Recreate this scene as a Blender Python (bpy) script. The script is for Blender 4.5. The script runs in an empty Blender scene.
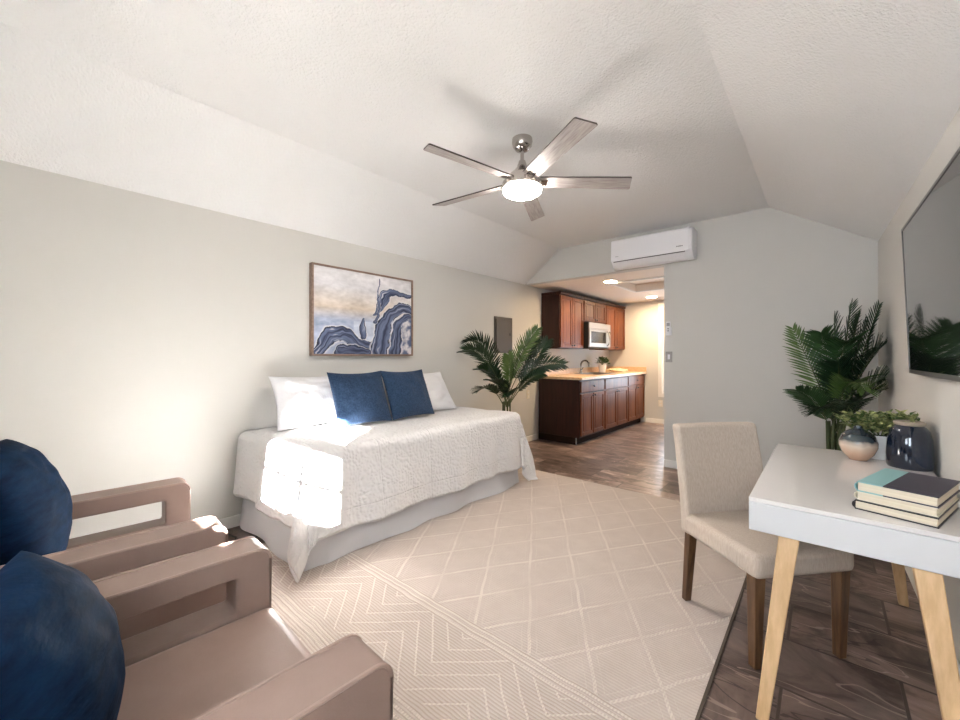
import bpy, bmesh, math, random
from mathutils import Vector, Matrix, noise
PI = math.pi
R = math.radians
S = bpy.context.scene
C = S.collection
rnd = random.Random(7)

# ------------------------------------------------------------------ materials
def N(nt, t, **kw):
    n = nt.nodes.new(t)
    for k, v in kw.items():
        if k.startswith('i_'):
            key = k[2:]
            key = int(key) if key.isdigit() else key.replace('_', ' ')
            n.inputs[key].default_value = v
        else:
            setattr(n, k, v)
    return n

def c4(c):
    return (c[0], c[1], c[2], 1.0)

def mat(name, col, rough=.5, metal=0, col2=None, cscale=8, stretch=None, bump=None, bdist=.01,
        coat=0, sheen=0, spec=.5, emit=None, estr=0, detail=4, coords='Object', contrast=(.35, .65)):
    m = bpy.data.materials.new(name)
    m.use_nodes = True
    nt = m.node_tree
    b = nt.nodes['Principled BSDF']
    b.inputs['Base Color'].default_value = c4(col)
    b.inputs['Roughness'].default_value = rough
    b.inputs['Metallic'].default_value = metal
    b.inputs['Specular IOR Level'].default_value = spec
    b.inputs['Coat Weight'].default_value = coat
    b.inputs['Sheen Weight'].default_value = sheen
    if emit:
        b.inputs['Emission Color'].default_value = c4(emit)
        b.inputs['Emission Strength'].default_value = estr
    tc = N(nt, 'ShaderNodeTexCoord')
    mp = N(nt, 'ShaderNodeMapping')
    nt.links.new(tc.outputs[coords], mp.inputs[0])
    if stretch:
        mp.inputs['Scale'].default_value = stretch
    if col2:
        no = N(nt, 'ShaderNodeTexNoise', i_Scale=cscale, i_Detail=detail, i_Roughness=.6)
        nt.links.new(mp.outputs[0], no.inputs['Vector'])
        cr = N(nt, 'ShaderNodeValToRGB')
        cr.color_ramp.elements[0].position = contrast[0]
        cr.color_ramp.elements[1].position = contrast[1]
        cr.color_ramp.elements[0].color = c4(col)
        cr.color_ramp.elements[1].color = c4(col2)
        nt.links.new(no.outputs['Fac'], cr.inputs[0])
        nt.links.new(cr.outputs[0], b.inputs['Base Color'])
    if bump:
        nb = N(nt, 'ShaderNodeTexNoise', i_Scale=bump[0], i_Detail=3, i_Roughness=.6)
        nt.links.new(mp.outputs[0], nb.inputs['Vector'])
        bp = N(nt, 'ShaderNodeBump', i_Strength=bump[1], i_Distance=bdist)
        nt.links.new(nb.outputs['Fac'], bp.inputs['Height'])
        nt.links.new(bp.outputs[0], b.inputs['Normal'])
    return m

def math_node(nt, op, a, b=None, c=None):
    n = N(nt, 'ShaderNodeMath', operation=op)
    for i, x in enumerate((a, b, c)):
        if x is None:
            continue
        if isinstance(x, (int, float)):
            n.inputs[i].default_value = x
        else:
            nt.links.new(x, n.inputs[i])
    return n.outputs[0]

M = {}
M['wall'] = mat('greige_paint', (.605, .595, .565), .75, bump=(140, .12), bdist=.002)
M['ceiling'] = mat('textured_ceiling_paint', (.77, .77, .77), .5, bump=(75, 1.0), bdist=.008)
M['smooth_white'] = mat('white_trim_paint', (.82, .81, .78), .4)
M['kceil'] = mat('kitchen_ceiling_paint', (.82, .74, .65), .7, bump=(70, .3), bdist=.004)
M['leather'] = mat('taupe_leather', (.245, .168, .138), .5, col2=(.275, .192, .16), cscale=5, bump=(160, .18), bdist=.002)
M['piping'] = mat('leather_piping', (.30, .21, .175), .4)
M['navy_velvet'] = mat('navy_velvet', (.0015, .008, .023), .8, col2=(.003, .017, .048), cscale=9, stretch=(1, 1, 3), bump=(14, .3), bdist=.012, spec=.08)
M['navy_linen'] = mat('navy_linen', (.008, .024, .060), .85, col2=(.026, .056, .115), cscale=90, bump=(260, .5), bdist=.003, sheen=.1, spec=.2)
M['sheet'] = mat('white_cotton', (.70, .70, .72), .85, bump=(18, .35), bdist=.01, spec=.2)
M['skirt'] = mat('white_skirt_cotton', (.62, .62, .64), .85, bump=(14, .2), bdist=.01, spec=.2)
M['linen'] = mat('oatmeal_linen', (.54, .46, .385), .9, col2=(.46, .385, .315), cscale=60, stretch=(3, 3, .5), bump=(320, .5), bdist=.002, spec=.2)
M['walnut'] = mat('dark_walnut', (.06, .028, .013), .35, col2=(.15, .075, .032), cscale=6, stretch=(9, 9, .8))
M['oak'] = mat('oak_wood', (.56, .36, .18), .45, col2=(.68, .46, .25), cscale=5, stretch=(10, 10, .7))
M['desk'] = mat('white_lacquer', (.72, .69, .67), .16, coat=.3)
M['desk_side'] = mat('white_satin_board', (.62, .62, .62), .35)
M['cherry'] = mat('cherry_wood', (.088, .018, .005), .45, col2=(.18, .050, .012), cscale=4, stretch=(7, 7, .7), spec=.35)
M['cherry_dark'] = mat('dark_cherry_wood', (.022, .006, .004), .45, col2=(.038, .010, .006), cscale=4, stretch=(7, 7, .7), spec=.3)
M['toe'] = mat('dark_toe_board', (.02, .009, .006), .7, spec=.15)
M['counter'] = mat('tan_laminate', (.60, .38, .21), .35, col2=(.72, .52, .34), cscale=40)
M['steel'] = mat('brushed_steel', (.33, .32, .31), .42, metal=1)
M['nickel'] = mat('polished_nickel', (.55, .51, .48), .2, metal=1)
M['faucet'] = mat('dark_chrome', (.22, .21, .20), .2, metal=1)
M['black_glass'] = mat('black_glass', (.008, .008, .009), .15, spec=.3)
M['black_plastic'] = mat('black_plastic', (.012, .012, .012), .4)
M['tv_screen'] = mat('dark_screen', (.010, .010, .011), .05, coat=.6, spec=.7)
M['tv_bezel'] = mat('grey_bezel', (.09, .085, .08), .3)
M['white_plastic'] = mat('white_plastic', (.83, .83, .86), .3)
M['grey_plastic'] = mat('grey_plastic', (.35, .36, .37), .4)
M['dark_gap'] = mat('dark_slot', (.08, .08, .085), .6)
M['panel_metal'] = mat('grey_brown_enamel', (.055, .045, .038), .55, bump=(120, .1), bdist=.002)
M['almond'] = mat('almond_plastic', (.80, .74, .62), .4)
M['blade'] = mat('weathered_grey_wood', (.24, .21, .20), .5, col2=(.42, .38, .36), cscale=6, stretch=(1.2, 14, 14))
M['blade_edge'] = mat('dark_blade_edge', (.06, .045, .04), .5)
M['frame_wood'] = mat('picture_frame_wood', (.21, .135, .095), .5, col2=(.29, .20, .15), cscale=6, stretch=(8, 1, 8))
M['leaf'] = mat('palm_leaf', (.007, .024, .010), .38, col2=(.016, .048, .017), cscale=5)
M['leaf_bright'] = mat('young_palm_leaf', (.055, .115, .025), .4, col2=(.11, .18, .05), cscale=6)
M['leaf_mid'] = mat('mid_palm_leaf', (.018, .055, .016), .4, col2=(.035, .09, .028), cscale=6)
M['stem'] = mat('palm_stem', (.06, .085, .03), .5)
M['leaf_small'] = mat('small_leaf', (.05, .10, .025), .5, col2=(.46, .48, .20), cscale=22, contrast=(.42, .62))
M['leaf_kitchen'] = mat('dark_small_leaf', (.02, .06, .018), .5, col2=(.05, .12, .03), cscale=25)
M['ceramic_white'] = mat('white_ceramic', (.80, .79, .76), .3)
M['soil'] = mat('soil', (.03, .02, .014), .95)
M['jar'] = mat('navy_glaze', (.003, .007, .018), .1, col2=(.006, .014, .034), cscale=9, coat=.6)
M['jar_rim'] = mat('bare_clay_rim', (.32, .26, .20), .5)
M['pages'] = mat('book_pages', (.72, .64, .50), .8, col2=(.62, .53, .39), cscale=8, stretch=(.3, .3, 60))
M['navy_cover'] = mat('plum_navy_cover', (.035, .030, .050), .45)
M['aqua_cover'] = mat('aqua_cover', (.24, .46, .46), .5)
M['cream_cover'] = mat('cream_cover', (.68, .62, .48), .55)
M['black_cover'] = mat('black_cover', (.018, .014, .018), .4)
M['planter'] = mat('woven_planter', (.20, .17, .14), .7, bump=(80, .4))
M['towel'] = mat('cream_towel', (.80, .70, .45), .9, bump=(120, .4), bdist=.003)
M['blind'] = mat('grey_blind', (.45, .43, .40), .6)
M['rug_edge'] = mat('dark_rug_binding', (.10, .075, .055), .9)
M['lampshade'] = mat('lamp_shade_linen', (.8, .7, .55), .8, emit=(1, .72, .42), estr=4)

def emitter(name, col, s):
    return mat(name, (.8, .8, .8), .5, emit=col, estr=s)
M['fan_glow'] = emitter('fan_diffuser', (1, .93, .85), 56)
M['can_glow'] = emitter('can_diffuser', (1, .72, .44), 260)
M['tray_glow'] = emitter('tray_diffuser', (1, .84, .66), .8)

def glass_mat():
    m = bpy.data.materials.new('window_glass')
    m.use_nodes = True
    nt = m.node_tree
    nt.nodes.clear()
    o = N(nt, 'ShaderNodeOutputMaterial')
    mx = N(nt, 'ShaderNodeMixShader', i_0=.05)
    t = N(nt, 'ShaderNodeBsdfTransparent')
    g = N(nt, 'ShaderNodeBsdfGlossy', i_Roughness=.02)
    nt.links.new(t.outputs[0], mx.inputs[1])
    nt.links.new(g.outputs[0], mx.inputs[2])
    nt.links.new(mx.outputs[0], o.inputs[0])
    return m
M['glass'] = glass_mat()

def floor_mat():
    m = mat('slate_look_tile', (.2, .13, .1), .32)
    nt = m.node_tree
    b = nt.nodes['Principled BSDF']
    tc = N(nt, 'ShaderNodeTexCoord')
    br = N(nt, 'ShaderNodeTexBrick', offset=.5, i_Scale=1, i_Mortar_Size=.006, i_Mortar_Smooth=.2, i_Brick_Width=.70, i_Row_Height=.34,
           i_Color1=(0, 0, 0, 1), i_Color2=(1, 1, 1, 1), i_Mortar=(.5, .5, .5, 1))
    bo = N(nt, 'ShaderNodeVectorMath', operation='ADD'); bo.inputs[1].default_value = (7 - .225, 6.8 - .21, 0)
    nt.links.new(tc.outputs['Object'], bo.inputs[0]); nt.links.new(bo.outputs[0], br.inputs['Vector'])
    # each tile shifts the veining
    sc = N(nt, 'ShaderNodeVectorMath', operation='SCALE', i_Scale=7.3)
    nt.links.new(br.outputs['Color'], sc.inputs[0])
    ad = N(nt, 'ShaderNodeVectorMath', operation='ADD')
    nt.links.new(tc.outputs['Object'], ad.inputs[0])
    nt.links.new(sc.outputs[0], ad.inputs[1])
    mp = N(nt, 'ShaderNodeMapping')
    mp.inputs['Rotation'].default_value = (0, 0, R(35))
    mp.inputs['Scale'].default_value = (1.0, 1.75, 1)
    nt.links.new(ad.outputs[0], mp.inputs[0])
    n1 = N(nt, 'ShaderNodeTexNoise', i_Scale=1.9, i_Detail=9, i_Roughness=.66, i_Distortion=1.3)
    nt.links.new(mp.outputs[0], n1.inputs['Vector'])
    cr = N(nt, 'ShaderNodeValToRGB')
    e = cr.color_ramp.elements
    e[0].position = .30; e[0].color = (.040, .026, .021, 1)
    e[1].position = .70; e[1].color = (.42, .32, .27, 1)
    for p, c in ((.43, (.10, .067, .055, 1)), (.51, (.19, .133, .112, 1)), (.60, (.25, .18, .152, 1))):
        k = e.new(p); k.color = c
    nt.links.new(n1.outputs['Fac'], cr.inputs[0])
    # pale veins
    mp2 = N(nt, 'ShaderNodeMapping')
    mp2.inputs['Rotation'].default_value = (0, 0, R(28)); mp2.inputs['Scale'].default_value = (.8, 3.4, 1)
    nt.links.new(ad.outputs[0], mp2.inputs[0])
    n2 = N(nt, 'ShaderNodeTexNoise', i_Scale=1.5, i_Detail=3, i_Roughness=.5, i_Distortion=.35)
    nt.links.new(mp2.outputs[0], n2.inputs['Vector'])
    v = math_node(nt, 'ABSOLUTE', math_node(nt, 'SUBTRACT', n2.outputs['Fac'], .53))
    v = math_node(nt, 'LESS_THAN', v, .0045)
    dk_ = math_node(nt, 'LESS_THAN', math_node(nt, 'ABSOLUTE', math_node(nt, 'SUBTRACT', n2.outputs['Fac'], .44)), .006)
    dm = N(nt, 'ShaderNodeMixRGB', i_Color2=(.035, .022, .018, 1))
    nt.links.new(math_node(nt, 'MULTIPLY', dk_, .75), dm.inputs[0]); nt.links.new(cr.outputs[0], dm.inputs[1])
    mx = N(nt, 'ShaderNodeMixRGB', i_Color2=(.46, .36, .30, 1))
    nt.links.new(math_node(nt, 'MULTIPLY', v, .65), mx.inputs[0])
    nt.links.new(dm.outputs[0], mx.inputs[1])
    tone = N(nt, 'ShaderNodeMixRGB', blend_type='MULTIPLY', i_0=1.0)
    tr = N(nt, 'ShaderNodeMapRange', i_3=.6, i_4=1.3)
    nt.links.new(br.outputs['Color'], tr.inputs[0])
    nt.links.new(mx.outputs[0], tone.inputs[1]); nt.links.new(tr.outputs[0], tone.inputs[2])
    gm = N(nt, 'ShaderNodeMixRGB', i_Color2=(.06, .042, .033, 1))
    nt.links.new(br.outputs['Fac'], gm.inputs[0]); nt.links.new(tone.outputs[0], gm.inputs[1])
    nt.links.new(gm.outputs[0], b.inputs['Base Color'])
    h = math_node(nt, 'SUBTRACT', n1.outputs['Fac'], math_node(nt, 'MULTIPLY', br.outputs['Fac'], .8))
    bp = N(nt, 'ShaderNodeBump', i_Strength=.35, i_Distance=.006)
    nt.links.new(h, bp.inputs['Height']); nt.links.new(bp.outputs[0], b.inputs['Normal'])
    return m
M['floor'] = floor_mat()

def rug_mat():
    m = mat('woven_beige_rug', (.6, .5, .42), .95, spec=.1)
    nt = m.node_tree
    b = nt.nodes['Principled BSDF']
    tc = N(nt, 'ShaderNodeTexCoord')
    sp = N(nt, 'ShaderNodeSeparateXYZ')
    # slight wander so the weave is not ruler straight
    nz = N(nt, 'ShaderNodeTexNoise', i_Scale=3.4, i_Detail=3)
    nt.links.new(tc.outputs['Object'], nz.inputs['Vector'])
    ofs = N(nt, 'ShaderNodeVectorMath', operation='SCALE', i_Scale=.034)
    nt.links.new(nz.outputs['Color'], ofs.inputs[0])
    ad = N(nt, 'ShaderNodeVectorMath', operation='ADD')
    nt.links.new(tc.outputs['Object'], ad.inputs[0]); nt.links.new(ofs.outputs[0], ad.inputs[1])
    nt.links.new(ad.outputs[0], sp.inputs[0])
    x, y = sp.outputs[0], sp.outputs[1]
    mn = lambda *a: math_node(nt, *a)
    # diamond lattice
    p = mn('MULTIPLY', x, 1 / .30)
    q = mn('MULTIPLY', y, 1 / .46)
    d1 = mn('PINGPONG', mn('ADD', p, q), .5)
    d2 = mn('PINGPONG', mn('SUBTRACT', p, q), .5)
    l1 = mn('LESS_THAN', mn('MINIMUM', d1, d2), .028)
    inner = mn('LESS_THAN', mn('ABSOLUTE', mn('SUBTRACT', mn('MINIMUM', d1, d2), .13)), .010)
    inner = mn('MULTIPLY', inner, .35)
    fade = N(nt, 'ShaderNodeTexNoise', i_Scale=4.5, i_Detail=3)
    nt.links.new(tc.outputs['Object'], fade.inputs['Vector'])
    fr_ = N(nt, 'ShaderNodeMapRange', i_1=.35, i_2=.62, i_3=.25, i_4=1.0)
    nt.links.new(fade.outputs['Fac'], fr_.inputs[0])
    lat = mn('MULTIPLY', mn('MAXIMUM', l1, inner), fr_.outputs[0])
    # chevron band
    ch = mn('ADD', y, mn('MULTIPLY', mn('PINGPONG', x, .24), .9))
    l3 = mn('LESS_THAN', mn('PINGPONG', ch, .045), .0055)
    # band masks: chevrons y .96 .. 1.34 ; double borders at .92 and 1.38; mirrored far band
    band = mn('MULTIPLY', mn('GREATER_THAN', y, .97), mn('LESS_THAN', y, 1.34))
    bandb = mn('MULTIPLY', mn('GREATER_THAN', y, .40), mn('LESS_THAN', y, .84))
    nearz = mn('LESS_THAN', y, 1.42)
    def bord(yc):
        a = mn('ABSOLUTE', mn('SUBTRACT', y, yc))
        w = mn('LESS_THAN', a, .038)
        s = mn('LESS_THAN', mn('PINGPONG', mn('SUBTRACT', y, yc), .0125), .006)
        return mn('MULTIPLY', w, s)
    bords = mn('MAXIMUM', bord(.905), bord(1.38))
    pat = mn('MAXIMUM', bords, mn('MAXIMUM', mn('MULTIPLY', l3, mn('MAXIMUM', band, bandb)), mn('MULTIPLY', lat, mn('SUBTRACT', 1, nearz))))
    # fine ribs
    ribs = mn('PINGPONG', mn('ADD', y, mn('MULTIPLY', x, 0)), .007)
    ribs = mn('MULTIPLY', ribs, 1 / .007)
    dots = mn('MULTIPLY', mn('PINGPONG', x, .006), 1 / .006)
    fz = N(nt, 'ShaderNodeTexNoise', i_Scale=160, i_Detail=2)
    nt.links.new(tc.outputs['Object'], fz.inputs['Vector'])
    big = N(nt, 'ShaderNodeTexNoise', i_Scale=7, i_Detail=6, i_Roughness=.7)
    nt.links.new(tc.outputs['Object'], big.inputs['Vector'])
    base = N(nt, 'ShaderNodeMixRGB', i_Color1=(.46, .395, .35, 1), i_Color2=(.59, .52, .47, 1))
    nt.links.new(big.outputs['Fac'], base.inputs[0])
    rb = N(nt, 'ShaderNodeMixRGB', blend_type='MULTIPLY', i_Color2=(.80, .78, .76, 1))
    nt.links.new(mn('MULTIPLY', mn('LESS_THAN', ribs, .35), mn('ADD', .35, mn('MULTIPLY', nearz, .55))), rb.inputs[0]); nt.links.new(base.outputs[0], rb.inputs[1])
    mx = N(nt, 'ShaderNodeMixRGB', i_Color2=(.74, .67, .60, 1))
    nt.links.new(mn('MULTIPLY', pat, mn('ADD', .20, mn('MULTIPLY', dots, .55))), mx.inputs[0]); nt.links.new(rb.outputs[0], mx.inputs[1])
    nt.links.new(mx.outputs[0], b.inputs['Base Color'])
    h = mn('ADD', mn('MULTIPLY', pat, mn('ADD', .6, mn('MULTIPLY', dots, .8))), mn('ADD', mn('MULTIPLY', ribs, .35), mn('MULTIPLY', fz.outputs['Fac'], .6)))
    bp = N(nt, 'ShaderNodeBump', i_Strength=.8, i_Distance=.006)
    nt.links.new(h, bp.inputs['Height']); nt.links.new(bp.outputs[0], b.inputs['Normal'])
    return m
M['rug'] = rug_mat()

def quilt_mat():
    m = mat('white_quilted_cotton', (.70, .69, .69), .9, spec=.15)
    nt = m.node_tree
    b = nt.nodes['Principled BSDF']
    uv = N(nt, 'ShaderNodeTexCoord')
    nz = N(nt, 'ShaderNodeTexNoise', i_Scale=9, i_Detail=1)
    nt.links.new(uv.outputs['UV'], nz.inputs['Vector'])
    ofs = N(nt, 'ShaderNodeVectorMath', operation='SCALE', i_Scale=.05)
    nt.links.new(nz.outputs['Color'], ofs.inputs[0])
    ad = N(nt, 'ShaderNodeVectorMath', operation='ADD')
    nt.links.new(uv.outputs['UV'], ad.inputs[0]); nt.links.new(ofs.outputs[0], ad.inputs[1])
    vo = N(nt, 'ShaderNodeTexVoronoi', feature='SMOOTH_F1', i_Scale=42, i_Smoothness=.5, i_Randomness=.75)
    nt.links.new(ad.outputs[0], vo.inputs['Vector'])
    br = N(nt, 'ShaderNodeTexBrick', offset=0, i_Scale=1, i_Mortar_Size=.007, i_Mortar_Smooth=1, i_Brick_Width=.46, i_Row_Height=.46)
    nt.links.new(uv.outputs['UV'], br.inputs['Vector'])
    h = math_node(nt, 'SUBTRACT', math_node(nt, 'MULTIPLY', vo.outputs['Distance'], -1.0), math_node(nt, 'MULTIPLY', br.outputs['Fac'], .5))
    bp = N(nt, 'ShaderNodeBump', i_Strength=.8, i_Distance=.011)
    nt.links.new(h, bp.inputs['Height']); nt.links.new(bp.outputs[0], b.inputs['Normal'])
    return m
M['quilt'] = quilt_mat()

def vase_mat():
    m = mat('two_tone_glaze', (.5, .4, .3), .12, coat=.5)
    nt = m.node_tree
    b = nt.nodes['Principled BSDF']
    tc = N(nt, 'ShaderNodeTexCoord'); sp = N(nt, 'ShaderNodeSeparateXYZ')
    nt.links.new(tc.outputs['Object'], sp.inputs[0])
    nz = N(nt, 'ShaderNodeTexNoise', i_Scale=22, i_Detail=3)
    nt.links.new(tc.outputs['Object'], nz.inputs['Vector'])
    t = math_node(nt, 'ADD', sp.outputs[2], math_node(nt, 'MULTIPLY', math_node(nt, 'SUBTRACT', nz.outputs['Fac'], .5), .03))
    cr = N(nt, 'ShaderNodeValToRGB')
    e = cr.color_ramp.elements
    e[0].position = .0; e[0].color = (.42, .25, .17, 1)
    e[1].position = .130; e[1].color = (.012, .022, .032, 1)
    for p, c in ((.04, (.54, .36, .25, 1)), (.075, (.60, .48, .38, 1)), (.090, (.36, .30, .26, 1)), (.101, (.03, .042, .05, 1))):
        k = e.new(p); k.color = c
    nt.links.new(t, cr.inputs[0]); nt.links.new(cr.outputs[0], b.inputs['Base Color'])
    return m
M['vase'] = vase_mat()

def attr_mat():
    m = mat('abstract_paint', (.7, .7, .7), .6, bump=(140, .25), bdist=.003)
    nt = m.node_tree
    a = N(nt, 'ShaderNodeAttribute', attribute_name='paint')
    nt.links.new(a.outputs['Color'], nt.nodes['Principled BSDF'].inputs['Base Color'])
    return m
M['painting'] = attr_mat()

# ------------------------------------------------------------------ mesh helpers
class MB:
    def __init__(self):
        self.v = []; self.f = []; self.m = []; self.uv = None
    def add(self, vs, fs, mi=0):
        o = len(self.v)
        self.v += [tuple(p) for p in vs]
        self.f += [tuple(i + o for i in f) for f in fs]
        self.m += [mi] * len(fs)
        return self
    def box(self, a, b, mi=0, mtx=None):
        vs = [Vector((x, y, z)) for z in (a[2], b[2]) for y in (a[1], b[1]) for x in (a[0], b[0])]
        if mtx:
            vs = [mtx @ v for v in vs]
        return self.add(vs, [(0, 2, 3, 1), (4, 5, 7, 6), (0, 1, 5, 4), (2, 6, 7, 3), (0, 4, 6, 2), (1, 3, 7, 5)], mi)
    def taper(self, p0, s0, p1, s1, mi=0, ang=0):
        """square bar from p0 (half size s0) to p1 (half size s1), both ends level"""
        vs = []
        ca, sa = math.cos(ang), math.sin(ang)
        for p, s in ((p0, s0), (p1, s1)):
            if not isinstance(s, tuple):
                s = (s, s)
            for dx, dy in ((-1, -1), (1, -1), (1, 1), (-1, 1)):
                x, y = dx * s[0], dy * s[1]
                vs.append((p[0] + x * ca - y * sa, p[1] + x * sa + y * ca, p[2]))
        return self.add(vs, [(3, 2, 1, 0), (4, 5, 6, 7), (0, 1, 5, 4), (1, 2, 6, 5), (2, 3, 7, 6), (3, 0, 4, 7)], mi)
    def lathe(self, prof, seg=32, c=(0, 0, 0), mi=0):
        vs = []; n = len(prof)
        for i in range(seg):
            a = 2 * PI * i / seg
            for r, z in prof:
                vs.append((c[0] + r * math.cos(a), c[1] + r * math.sin(a), c[2] + z))
        fs = []
        for i in range(seg):
            j = (i + 1) % seg
            for k in range(n - 1):
                fs.append((i * n + k, j * n + k, j * n + k + 1, i * n + k + 1))
        if prof[0][0] > 1e-5:
            fs.append(tuple(i * n for i in reversed(range(seg))))
        if prof[-1][0] > 1e-5:
            fs.append(tuple(i * n + n - 1 for i in range(seg)))
        return self.add(vs, fs, mi)
    def tube(self, pts, r, seg=8, mi=0, closed=False):
        pts = [Vector(p) for p in pts]; n = len(pts); vs = []
        up = Vector((0, 0, 1))
        for i, p in enumerate(pts):
            if closed:
                t = pts[(i + 1) % n] - pts[i - 1]
            else:
                t = pts[min(i + 1, n - 1)] - pts[max(i - 1, 0)]
            t.normalize()
            a = t.cross(up)
            if a.length < 1e-3:
                a = t.cross(Vector((1, 0, 0)))
            a.normalize(); b = t.cross(a)
            rr = r[i] if isinstance(r, (list, tuple)) else r
            for k in range(seg):
                th = 2 * PI * k / seg
                vs.append(p + a * (rr * math.cos(th)) + b * (rr * math.sin(th)))
        fs = []
        for i in range(n if closed else n - 1):
            j = (i + 1) % n
            for k in range(seg):
                l = (k + 1) % seg
                fs.append((i * seg + k, i * seg + l, j * seg + l, j * seg + k))
        if not closed:
            fs.append(tuple(range(seg)))
            fs.append(tuple((n - 1) * seg + k for k in reversed(range(seg))))
        return self.add(vs, fs, mi)
    def prism(self, poly, axis, a, b, mi=0):
        """poly in the two other axes (in x,y,z order), extruded along axis from a to b"""
        def p3(q, t):
            l = list(q); l.insert('xyz'.index(axis), t); return tuple(l)
        n = len(poly)
        vs = [p3(q, a) for q in poly] + [p3(q, b) for q in poly]
        fs = [tuple(reversed(range(n))), tuple(range(n, 2 * n))] + [(i, (i + 1) % n, n + (i + 1) % n, n + i) for i in range(n)]
        return self.add(vs, fs, mi)
    def grid(self, nu, nv, fn, mi=0, uvfn=None):
        vs = [fn(i / (nu - 1), j / (nv - 1)) for j in range(nv) for i in range(nu)]
        fs = [(j * nu + i, j * nu + i + 1, (j + 1) * nu + i + 1, (j + 1) * nu + i) for j in range(nv - 1) for i in range(nu - 1)]
        return self.add(vs, fs, mi)
    def build(self, name, mats, parent=None, bevel=0, seg=2, smooth=True, ang=40, loc=None, rot=None, weld=False, subsurf=0):
        me = bpy.data.meshes.new(name)
        me.from_pydata(self.v, [], self.f)
        mats = mats if isinstance(mats, (list, tuple)) else [mats]
        for m in mats:
            me.materials.append(M[m])
        for p, mi in zip(me.polygons, self.m):
            p.material_index = mi
        bm = bmesh.new(); bm.from_mesh(me)
        if weld:
            bmesh.ops.remove_doubles(bm, verts=bm.verts, dist=1e-5)
        bmesh.ops.recalc_face_normals(bm, faces=bm.faces)
        bm.to_mesh(me); bm.free()
        if smooth:
            for p in me.polygons:
                p.use_smooth = True
            me.set_sharp_from_angle(angle=R(ang))
        o = bpy.data.objects.new(name, me)
        C.objects.link(o)
        if loc: o.location = loc
        if rot: o.rotation_euler = rot
        if parent: o.parent = parent
        if bevel:
            b = o.modifiers.new('bevel', 'BEVEL'); b.width = bevel; b.segments = seg; b.limit_method = 'ANGLE'; b.angle_limit = R(35)
            b.harden_normals = False
        if subsurf:
            s = o.modifiers.new('sub', 'SUBSURF'); s.levels = subsurf; s.render_levels = subsurf
        return o

def tag(o, label, cat, group=None, kind=None):
    if label: o['label'] = label
    if cat: o['category'] = cat
    if group: o['group'] = group
    if kind: o['kind'] = kind
    return o
def thing(name, label, cat, loc=(0, 0, 0), rz=0, group=None):
    o = bpy.data.objects.new(name, None)
    o.empty_display_size = .1
    C.objects.link(o); o.location = loc; o.rotation_euler = (0, 0, rz)
    return tag(o, label, cat, group)
def struct(o):
    o['kind'] = 'structure'; return o
def copy_tree(o, parent=None):
    c = o.copy(); C.objects.link(c)
    if parent: c.parent = parent
    for ch in list(o.children):
        copy_tree(ch, c)
    return c
def rrect(y0, z0, y1, z1, r, n=5):
    if not isinstance(r, (list, tuple)): r = (r,) * 4
    out = []
    for (cy, cz, a0, rr) in ((y1 - r[0], z1 - r[0], 0, r[0]), (y0 + r[1], z1 - r[1], 90, r[1]), (y0 + r[2], z0 + r[2], 180, r[2]), (y1 - r[3], z0 + r[3], 270, r[3])):
        for k in range(n + 1):
            a = R(a0 + 90 * k / n)
            out.append((cy + rr * math.cos(a), cz + rr * math.sin(a)))
    return out

# ------------------------------------------------------------------ room shell
XL, XR, YB, YF, YK = -3.325, .35, 4.85, -.6, 7.88
ZL, ZR, ZC, XCL, XCR = 2.315, 2.26, 2.74, -2.743, -.416
KZ, XO = 2.316, -1.396
T = .1

fl = MB().box((XL - T, YF - T, -T), (XR + T, YK + T, 0)).build('floor', 'floor', smooth=False); struct(fl)
struct(MB().prism([(YF - T, 0), (YK + T, 0), (YK + T, 2.45), (YB + .06, 2.45), (YB + .06, ZL), (YF - T, ZL)], 'x', XL - T, XL).build('wall_left', 'wall', smooth=False))
def xr(y): return XR + .018 * (YB - min(y, YB))
struct(MB().prism([(xr(YF - T), YF - T), (xr(YF - T) + .12, YF - T), (XR + .12, YB + .06), (XR, YB + .06), (XR, YB)], 'z', 0, 2.27).build('wall_right', 'wall', smooth=False))
struct(MB().box((XR, YB + .06, 0), (XR + .12, YK + T, 2.45)).build('wall_right', 'wall', smooth=False))
bw = [(XO, 0), (XR, 0), (XR, ZR), (XCR, ZC), (XCL, ZC), (XL, ZL + .002), (XL, KZ + .001), (XO, KZ + .001)]
struct(MB().prism(bw, 'y', YB, YB + .12).build('wall_back', 'wall', smooth=False))
# rear wall with the window hole
WX0, WX1, WZ0, WZ1 = -1.41, -.580, 1.08, 1.91
GX0, GX1, GZ1 = -.30, .40, 2.05
W2 = (-2.95, -2.0)
rw = MB()
XW = xr(YF)
rw.box((XL, YF - T, 0), (GX0, YF, WZ0)); rw.box((XL, YF - T, WZ1), (GX0, YF, 2.2)); rw.box((GX0, YF - T, GZ1), (XW, YF, 2.2)); rw.box((GX1, YF - T, 0), (XW, YF, GZ1))
rw.box((XL, YF - T, WZ0), (WX0, YF, WZ1)); rw.box((WX1, YF - T, WZ0), (GX0, YF, WZ1))
rw.prism([(XL, 2.2), (XW, 2.2), (XR, ZR), (XCR, ZC), (XCL, ZC), (XL, ZL)], 'y', YF - T, YF)
struct(rw.build('wall_rear', 'wall', smooth=False))
ce = MB()
prof = [(XL - T, ZL - T * .73), (XL, ZL), (XCL, ZC), (XCR, ZC), (XR, ZR), (XR + .24, ZR - .150)]
poly = prof + [(x, z + .12) for x, z in reversed(prof)]
n = len(prof)
for i in range(n - 1):
    a, b = prof[i], prof[i + 1]
    ce.prism([a, b, (b[0], b[1] + .12), (a[0], a[1] + .12)], 'y', YF - T, YB + .12)
struct(ce.build('ceiling', 'ceiling', smooth=False))
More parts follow.
